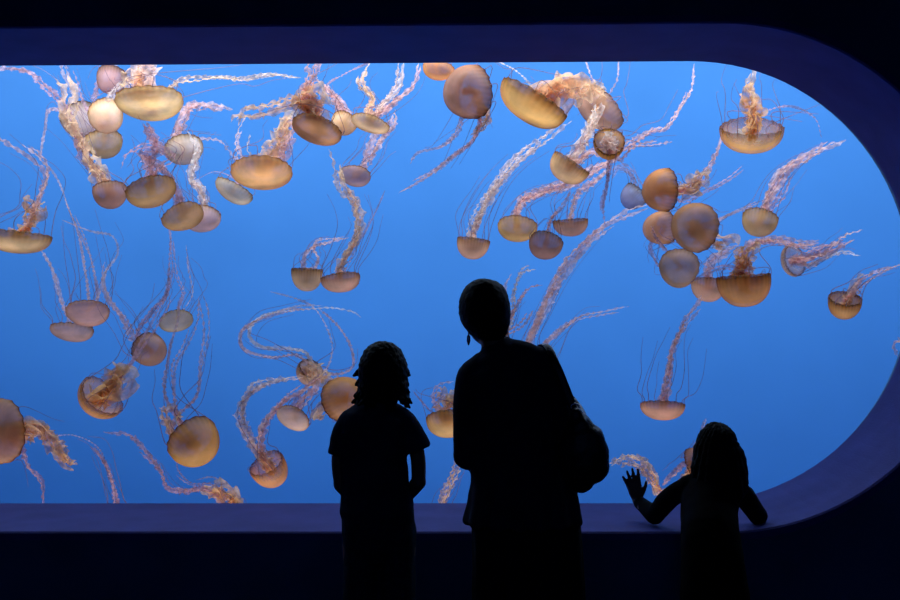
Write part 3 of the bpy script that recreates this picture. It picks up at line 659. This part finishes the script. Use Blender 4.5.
J('tan tilted sea nettle cup left of the small golden round one, feathery arms rising right', 566, 171, 21, 22, 237, 5, 5.45, 'tan',
  [A('white', 12, 7, 1.4, 4, [(576, 158), (586, 140), (594, 122), (598, 104)]), A('pink', 8, 4, 1.1, 2, [(578, 162), (592, 152), (606, 160)])], 10, close=99)
J('ochre domed sea nettle, leftmost of three small bells under the tangled arms', 517, 229, 20, 26, 267, 20, 5.75, 'orange',
  [A('pink', 8, 6, 1.1, 4, [(516, 214), (524, 200), (542, 192), (566, 184), (590, 172), (612, 160), (624, 146)])], 8, .7)
J('purplish shallow sea nettle, rightmost of three small bells under the tangled arms', 571, 228, 17.5, 17, 272, 6, 5.6, 'mauve',
  [A('pink', 7, 4, 1.1, 3, [(570, 218), (572, 204), (578, 192), (594, 180), (610, 166)])], 9, .6, .8, close=98)
J('round brown sea nettle, lowest of three small bells under the tangled arms', 545, 246, 17, 27, 258, 32, 5.2, 'dusk',
  [A('pink', 6, 3, 1.1, 3, [(548, 232), (552, 218), (562, 205), (570, 190)])], 7, .7)
J('faint bluish small sea nettle left of the ochre bells on the right, almost see-through', 632, 198, 13, 24, 225, 15, 6.3, 'haze',
  [A('dim', 6, 3, 1, 3, [(636, 186), (630, 172), (618, 166), (610, 176)])], 8)
J('golden sea nettle of the right cluster, uppermost, its ribbed margin turned right', 660, 190, 21, 34, 176, 35, 5.3, 'orange',
  [A('cream', 14, 9, 1.4, 4, [(680, 192), (692, 190), (700, 178), (706, 166)]), A('pink', 7, 3, 1.1, 3, [(690, 188), (706, 168), (716, 148), (722, 130)], .15), A('mauve', 5, 2, .9, 2, [(684, 200), (710, 190), (730, 178), (745, 166)], .2)], 8, close=98)
J('brown sea nettle partly hidden behind the largest round bell of the right cluster', 659, 228, 17, 34, 190, 35, 5.5, 'brown',
  [A('mauve', 5, 2, 1, 2, [(650, 245), (655, 262), (668, 280)])], 5)
J('largest round ochre-brown sea nettle at the middle of the right cluster', 695, 227, 24.5, 46, 165, 62, 5.0, 'brown',
  [A('cream', 15, 9, 1.5, 4, [(716, 238), (728, 246), (722, 256)], .1), A('pink', 5, 2, 1, 2, [(716, 220), (735, 212), (758, 200)], .3)], 6, .7)
J('round purple-brown sea nettle at the lower left of the right cluster', 679, 268, 20, 38, 250, 62, 5.2, 'dusk',
  [A('mauve', 6, 3, 1, 2, [(664, 252), (655, 240), (648, 225)], .2)], 6, .7)
J('small tan sea nettle tucked behind the left side of the tall orange striped cup', 708, 290, 17, 23, 262, 15, 5.5, 'tan',
  [A('pink', 8, 4, 1.1, 3, [(708, 276), (712, 262), (726, 254), (742, 246)])], 6, close=97)
J('tall orange striped cup-shaped sea nettle at the bottom of the right cluster', 745, 292, 26, 29, 274, 3, 5.0, 'orange',
  [A('gold', 12, 10, 1.4, 4, [(738, 276), (742, 262), (746, 250), (756, 240)]), A('cream', 9, 5, 1.3, 2, [(748, 278), (754, 268), (750, 256)]),
   A('pink', 9, 4, 1, 4, [(740, 262), (752, 246), (775, 240), (800, 244), (822, 240)], .3), A('mauve', 5, 2, .8, 2, [(730, 268), (712, 270), (690, 284)])], 10, .8)
J('small barrel-shaped sea nettle with a straight bundle of arms sweeping to the upper right', 759, 223, 17.5, 26, 258, 18, 5.65, 'brown',
  [A('pink', 9, 5, .9, 4, [(764, 208), (772, 190), (784, 172), (800, 160), (822, 150), (846, 138)]), A('mauve', 6, 3, .9, 2, [(768, 210), (782, 195), (790, 178), (800, 166)])], 10, .9, .5)
J('open bowl sea nettle at top right, bluish inside showing, arm column standing above', 751, 136, 29.5, 33, 266, -17, 5.2, 'orange',
  [A('gold', 13, 10, 1.4, 4, [(754, 124), (752, 110), (748, 98), (750, 86)]), A('cream', 9, 5, 1.2, 2, [(752, 100), (746, 88), (752, 74), (748, 62)]), A('mauve', 4, 2, .8, 1, [(764, 112), (790, 106), (815, 118), (822, 138)], .1)], 12, .8, .6, stomach=True, close=100, clear=True)
J('small brown sea nettle facing left, arms streaming right towards the window edge', 793, 261, 16, 22, 197, -35, 5.55, 'mauve',
  [A('pink', 8, 4, 1, 3, [(806, 262), (820, 254), (840, 242), (862, 230)]), A('white', 6, 3, 1.3, 2, [(808, 266), (826, 260), (842, 254), (860, 256)]), A('mauve', 9, 4, 1, 2, [(806, 258), (826, 250), (846, 242)])], 10, .9, close=102, clear=True)
J('small orange sea nettle, rightmost complete bell, arms bending up to the right edge', 844, 306, 15.5, 25, 262, -25, 5.0, 'orange',
  [A('cream', 9, 6, 1.3, 3, [(848, 296), (856, 286), (868, 278)]), A('pink', 6, 3, 1, 3, [(852, 290), (866, 279), (884, 272), (904, 266)])], 8, .8)
J('lone tan sea nettle over the empty blue lower right, one thin arm rising above it', 663, 410.5, 21.5, 19, 269, 12, 5.2, 'tan',
  [A('pink', 8, 4, 1, 4, [(664, 398), (670, 372), (674, 348), (684, 326), (696, 310), (704, 298)], .1)], 9, .75, .8, close=98)
# --- left and lower left
J('brown oval sea nettle, upper of a touching pair at left, thin arms straight up', 88, 313, 20.5, 25, 268, 25, 5.7, 'dusk',
  [A('pink', 4, 2.5, 1, 2, [(88, 300), (84, 270), (78, 238), (68, 208), (58, 180), (44, 160)]), A('pink', 4, 2.5, 1, 2, [(96, 300), (92, 272), (84, 240), (74, 215)]), A('pink', 4, 2, 1, 1, [(98, 296), (106, 272), (118, 254), (112, 236), (88, 230), (62, 220)])], 10, .7, .7)
J('shallow dark sea nettle, lower of a touching pair at the left', 72, 332, 20.5, 18, 262, 8, 6.05, 'mauve',
  [A('pink', 4.5, 3, 1, 2, [(68, 318), (60, 290), (50, 266), (42, 250)])], 8, .7, .7)
J('round purple-brown sea nettle right of the touching pair, just above the clumped cream arms', 150, 350, 16.5, 31, 320, 45, 5.45, 'dusk',
  [A('pink', 6, 3, 1, 3, [(136, 340), (126, 322), (112, 300), (104, 280), (108, 262)]), A('mauve', 5, 3, 1, 3, [(138, 332), (152, 312), (166, 294), (172, 260), (172, 228)], .1)], 9, .8, .6)
J('small oval sea nettle with a thread crossing it, beneath the thin arms at mid left', 176, 321, 17, 21, 282, 25, 5.95, 'mauve',
  [A('mauve', 4, 2.5, .9, 2, [(178, 308), (184, 292), (176, 274), (172, 250), (170, 225)]), A('pink', 4, 2, .9, 1, [(184, 310), (192, 294), (188, 270), (186, 245)])], 9, .8, .7)
J('open orange-rimmed sea nettle at lower left with a cream ball of arms', 99, 399, 23, 33, 225, -35, 5.0, 'orange',
  [A('gold', 17, 15, 1.5, 5, [(110, 390), (120, 382), (124, 372), (116, 378)]), A('mauve', 5, 3, .9, 2, [(128, 366), (140, 346), (156, 320), (170, 296)], .3)], 8, .9, stomach=True, close=100, clear=True)
J('large brown sea nettle cut by the left edge near the sill, thick arms right', 0, 432, 31, 42, 178, 40, 5.0, 'brown',
  [A('cream', 15, 12, 1.4, 4, [(26, 434), (38, 432), (46, 440)]), A('gold', 9, 7, 1.2, 4, [(34, 428), (48, 436), (58, 452), (66, 464), (78, 462)]), A('mauve', 6, 3, 1, 2, [(20, 448), (26, 468), (40, 484), (42, 512)])], 6, .7)
J('large ochre oval sea nettle at lower left, long arms rising straight from its upper left', 195, 443.5, 26, 44, 305, 42, 5.0, 'orange',
  [A('cream', 13, 9, 1.3, 3, [(172, 424), (168, 412), (172, 400)]), A('pink', 5, 3, 1, 2, [(170, 408), (164, 385), (170, 350), (178, 322), (180, 300)]), A('pink', 5, 3, 1, 2, [(176, 408), (174, 370), (184, 346), (194, 320), (196, 296)]),
   A('pink', 6, 3, 1, 2, [(178, 418), (196, 398), (200, 372), (206, 330), (200, 296)])], 9, .8)
J('round golden sea nettle left of the boy, one long arm arching up from it', 271, 471, 18.5, 34, 300, -30, 5.0, 'orange',
  [A('cream', 13, 10, 1.4, 4, [(264, 458), (262, 448)]), A('white', 8, 5, 1.2, 3, [(256, 450), (244, 432), (240, 410), (248, 392), (266, 382), (300, 377)]), A('pink', 8, 4, 1.2, 3, [(262, 448), (266, 425), (284, 402), (310, 382)])], 7, .7, clear=True)
J('small pale tilted sea nettle above and right of the round golden one beside the boy', 293, 418, 17.5, 22, 238, 25, 5.2, 'grey',
  [A('pink', 8, 5, 1.1, 3, [(302, 404), (314, 390), (322, 378)]), A('mauve', 5, 3, 1, 2, [(296, 404), (306, 386), (320, 374)])], 8)
J('pale sea nettle seen from its arm side, two long arms in a wide leftward curl', 309, 373, 14, 24, 230, -40, 5.6, 'grey',
  [A('cream', 13, 11, 1.4, 4, [(312, 376), (322, 378), (334, 374)], -.2), A('white', 5, 3, .9, 2, [(314, 366), (306, 352), (290, 348), (262, 345), (250, 334), (262, 318), (290, 310), (320, 307), (350, 310), (362, 318)]),
   A('pink', 4.5, 3, .9, 2, [(312, 366), (296, 354), (270, 356), (246, 350), (242, 334), (256, 322), (285, 311), (312, 308)]), A('pink', 4, 2.5, .9, 1, [(326, 370), (332, 350), (326, 326), (314, 308), (298, 300), (270, 292)]),
   A('pink', 4, 3, .9, 2, [(336, 372), (352, 366), (350, 346), (336, 326), (318, 308)])], 8, .8)
J('large orange round sea nettle partly hidden behind the boy\'s hair', 344, 398, 22, 44, 20, 58, 5.1, 'orange',
  [A('cream', 11, 8, 1.4, 3, [(326, 408), (320, 416), (328, 420)])], 6)
J('orange sea nettle cup between the boy and the woman, partly hidden by her arm', 449, 424, 23, 27, 276, 10, 5.0, 'gold',
  [A('gold', 14, 10, 1.4, 4, [(448, 408), (450, 394), (446, 384)]), A('pink', 5, 3, 1.1, 2, [(440, 410), (434, 398), (440, 388), (456, 384)]), A('mauve', 4, 2, 1, 1, [(432, 412), (420, 400), (412, 390)])], 7)
J('sea nettle hidden behind the woman\'s head, knobbly arms fanning out right of it', 494, 336, 16, 26, 200, 20, 5.4, 'brown',
  [A('cream', 5, 3.5, 1.2, 2, [(508, 330), (513, 308), (514, 292), (522, 272), (536, 268)]), A('rust', 5, 3.5, 1.2, 2, [(510, 320), (522, 300), (532, 288), (542, 286)]), A('rust', 5, 3.5, 1.2, 2, [(508, 332), (524, 322), (532, 308)]), A('pink', 5, 3, 1.2, 2, [(508, 312), (506, 290), (514, 272)])], 5, .6)
J('sea nettle hidden behind the woman\'s shoulder, one long arm climbing to the right cluster', 528, 372, 18, 28, 262, 15, 5.7, 'tan',
  [A('pink', 8, 5, .9, 4, [(528, 346), (538, 322), (550, 296), (564, 270), (582, 248), (604, 228), (630, 214), (652, 204)])], 6, .7)
J('sea nettle hidden behind the woman\'s back, faint arm fading out right of her shoulder', 536, 385, 16, 26, 250, 15, 6.0, 'tan',
  [A('pink', 6, 2, .9, 3, [(544, 344), (562, 328), (580, 318), (606, 312), (628, 308)])], 4, .8)
J('sea nettle hidden by the girl, pale ruffled arm arching over her raised hand', 698, 462, 15, 22, 20, 15, 5.0, 'dusk',
  [A('cream', 9, 6, 1.4, 4, [(676, 490), (660, 492), (654, 476), (642, 464), (626, 460), (610, 470)]), A('pink', 5, 3, 1.2, 3, [(684, 462), (672, 476), (664, 488)]), A('pink', 4, 2.5, 1.1, 2, [(690, 456), (700, 438), (706, 418)])], 5)
J('sea nettle below the window frame at lower left, ruffled arms showing just above the sill', 232, 524, 20, 28, 285, 20, 5.4, 'tan',
  [A('gold', 10, 9, 1.4, 4, [(236, 500), (222, 490), (204, 488)]), A('mauve', 6, 4, 1.1, 3, [(210, 490), (186, 492), (168, 490), (158, 470), (140, 450), (122, 436), (102, 432)]), A('mauve', 4, 2, 1, 2, [(214, 488), (192, 484), (176, 470), (176, 452)]), A('pink', 3, 2, 1, 1, [(235, 496), (215, 478), (196, 480)])], 6, .8)
J('sea nettle below the window frame at far lower left, only thin arms above the sill', 122, 528, 18, 26, 275, 20, 5.2, 'tan',
  [A('mauve', 5, 3, 1.1, 3, [(118, 508), (112, 484), (104, 464), (90, 446)]), A('dim', 3, 2, 1, 1, [(110, 480), (100, 450), (76, 436), (50, 436)])], 5, .8)
J('sea nettle below the window frame left of the woman, pale arm rising behind her', 438, 530, 18, 26, 265, 20, 5.1, 'tan',
  [A('cream', 7, 5, 1.1, 4, [(441, 508), (448, 488), (458, 466), (466, 448)])], 4, .8)
J('sea nettle outside the right edge, only the tip of an arm curling into view', 934, 352, 16, 24, 350, 15, 5.0, 'orange',
  [A('pink', 6, 4, 1.3, 2, [(914, 342), (898, 340), (892, 346), (897, 356)])], 4, .5)
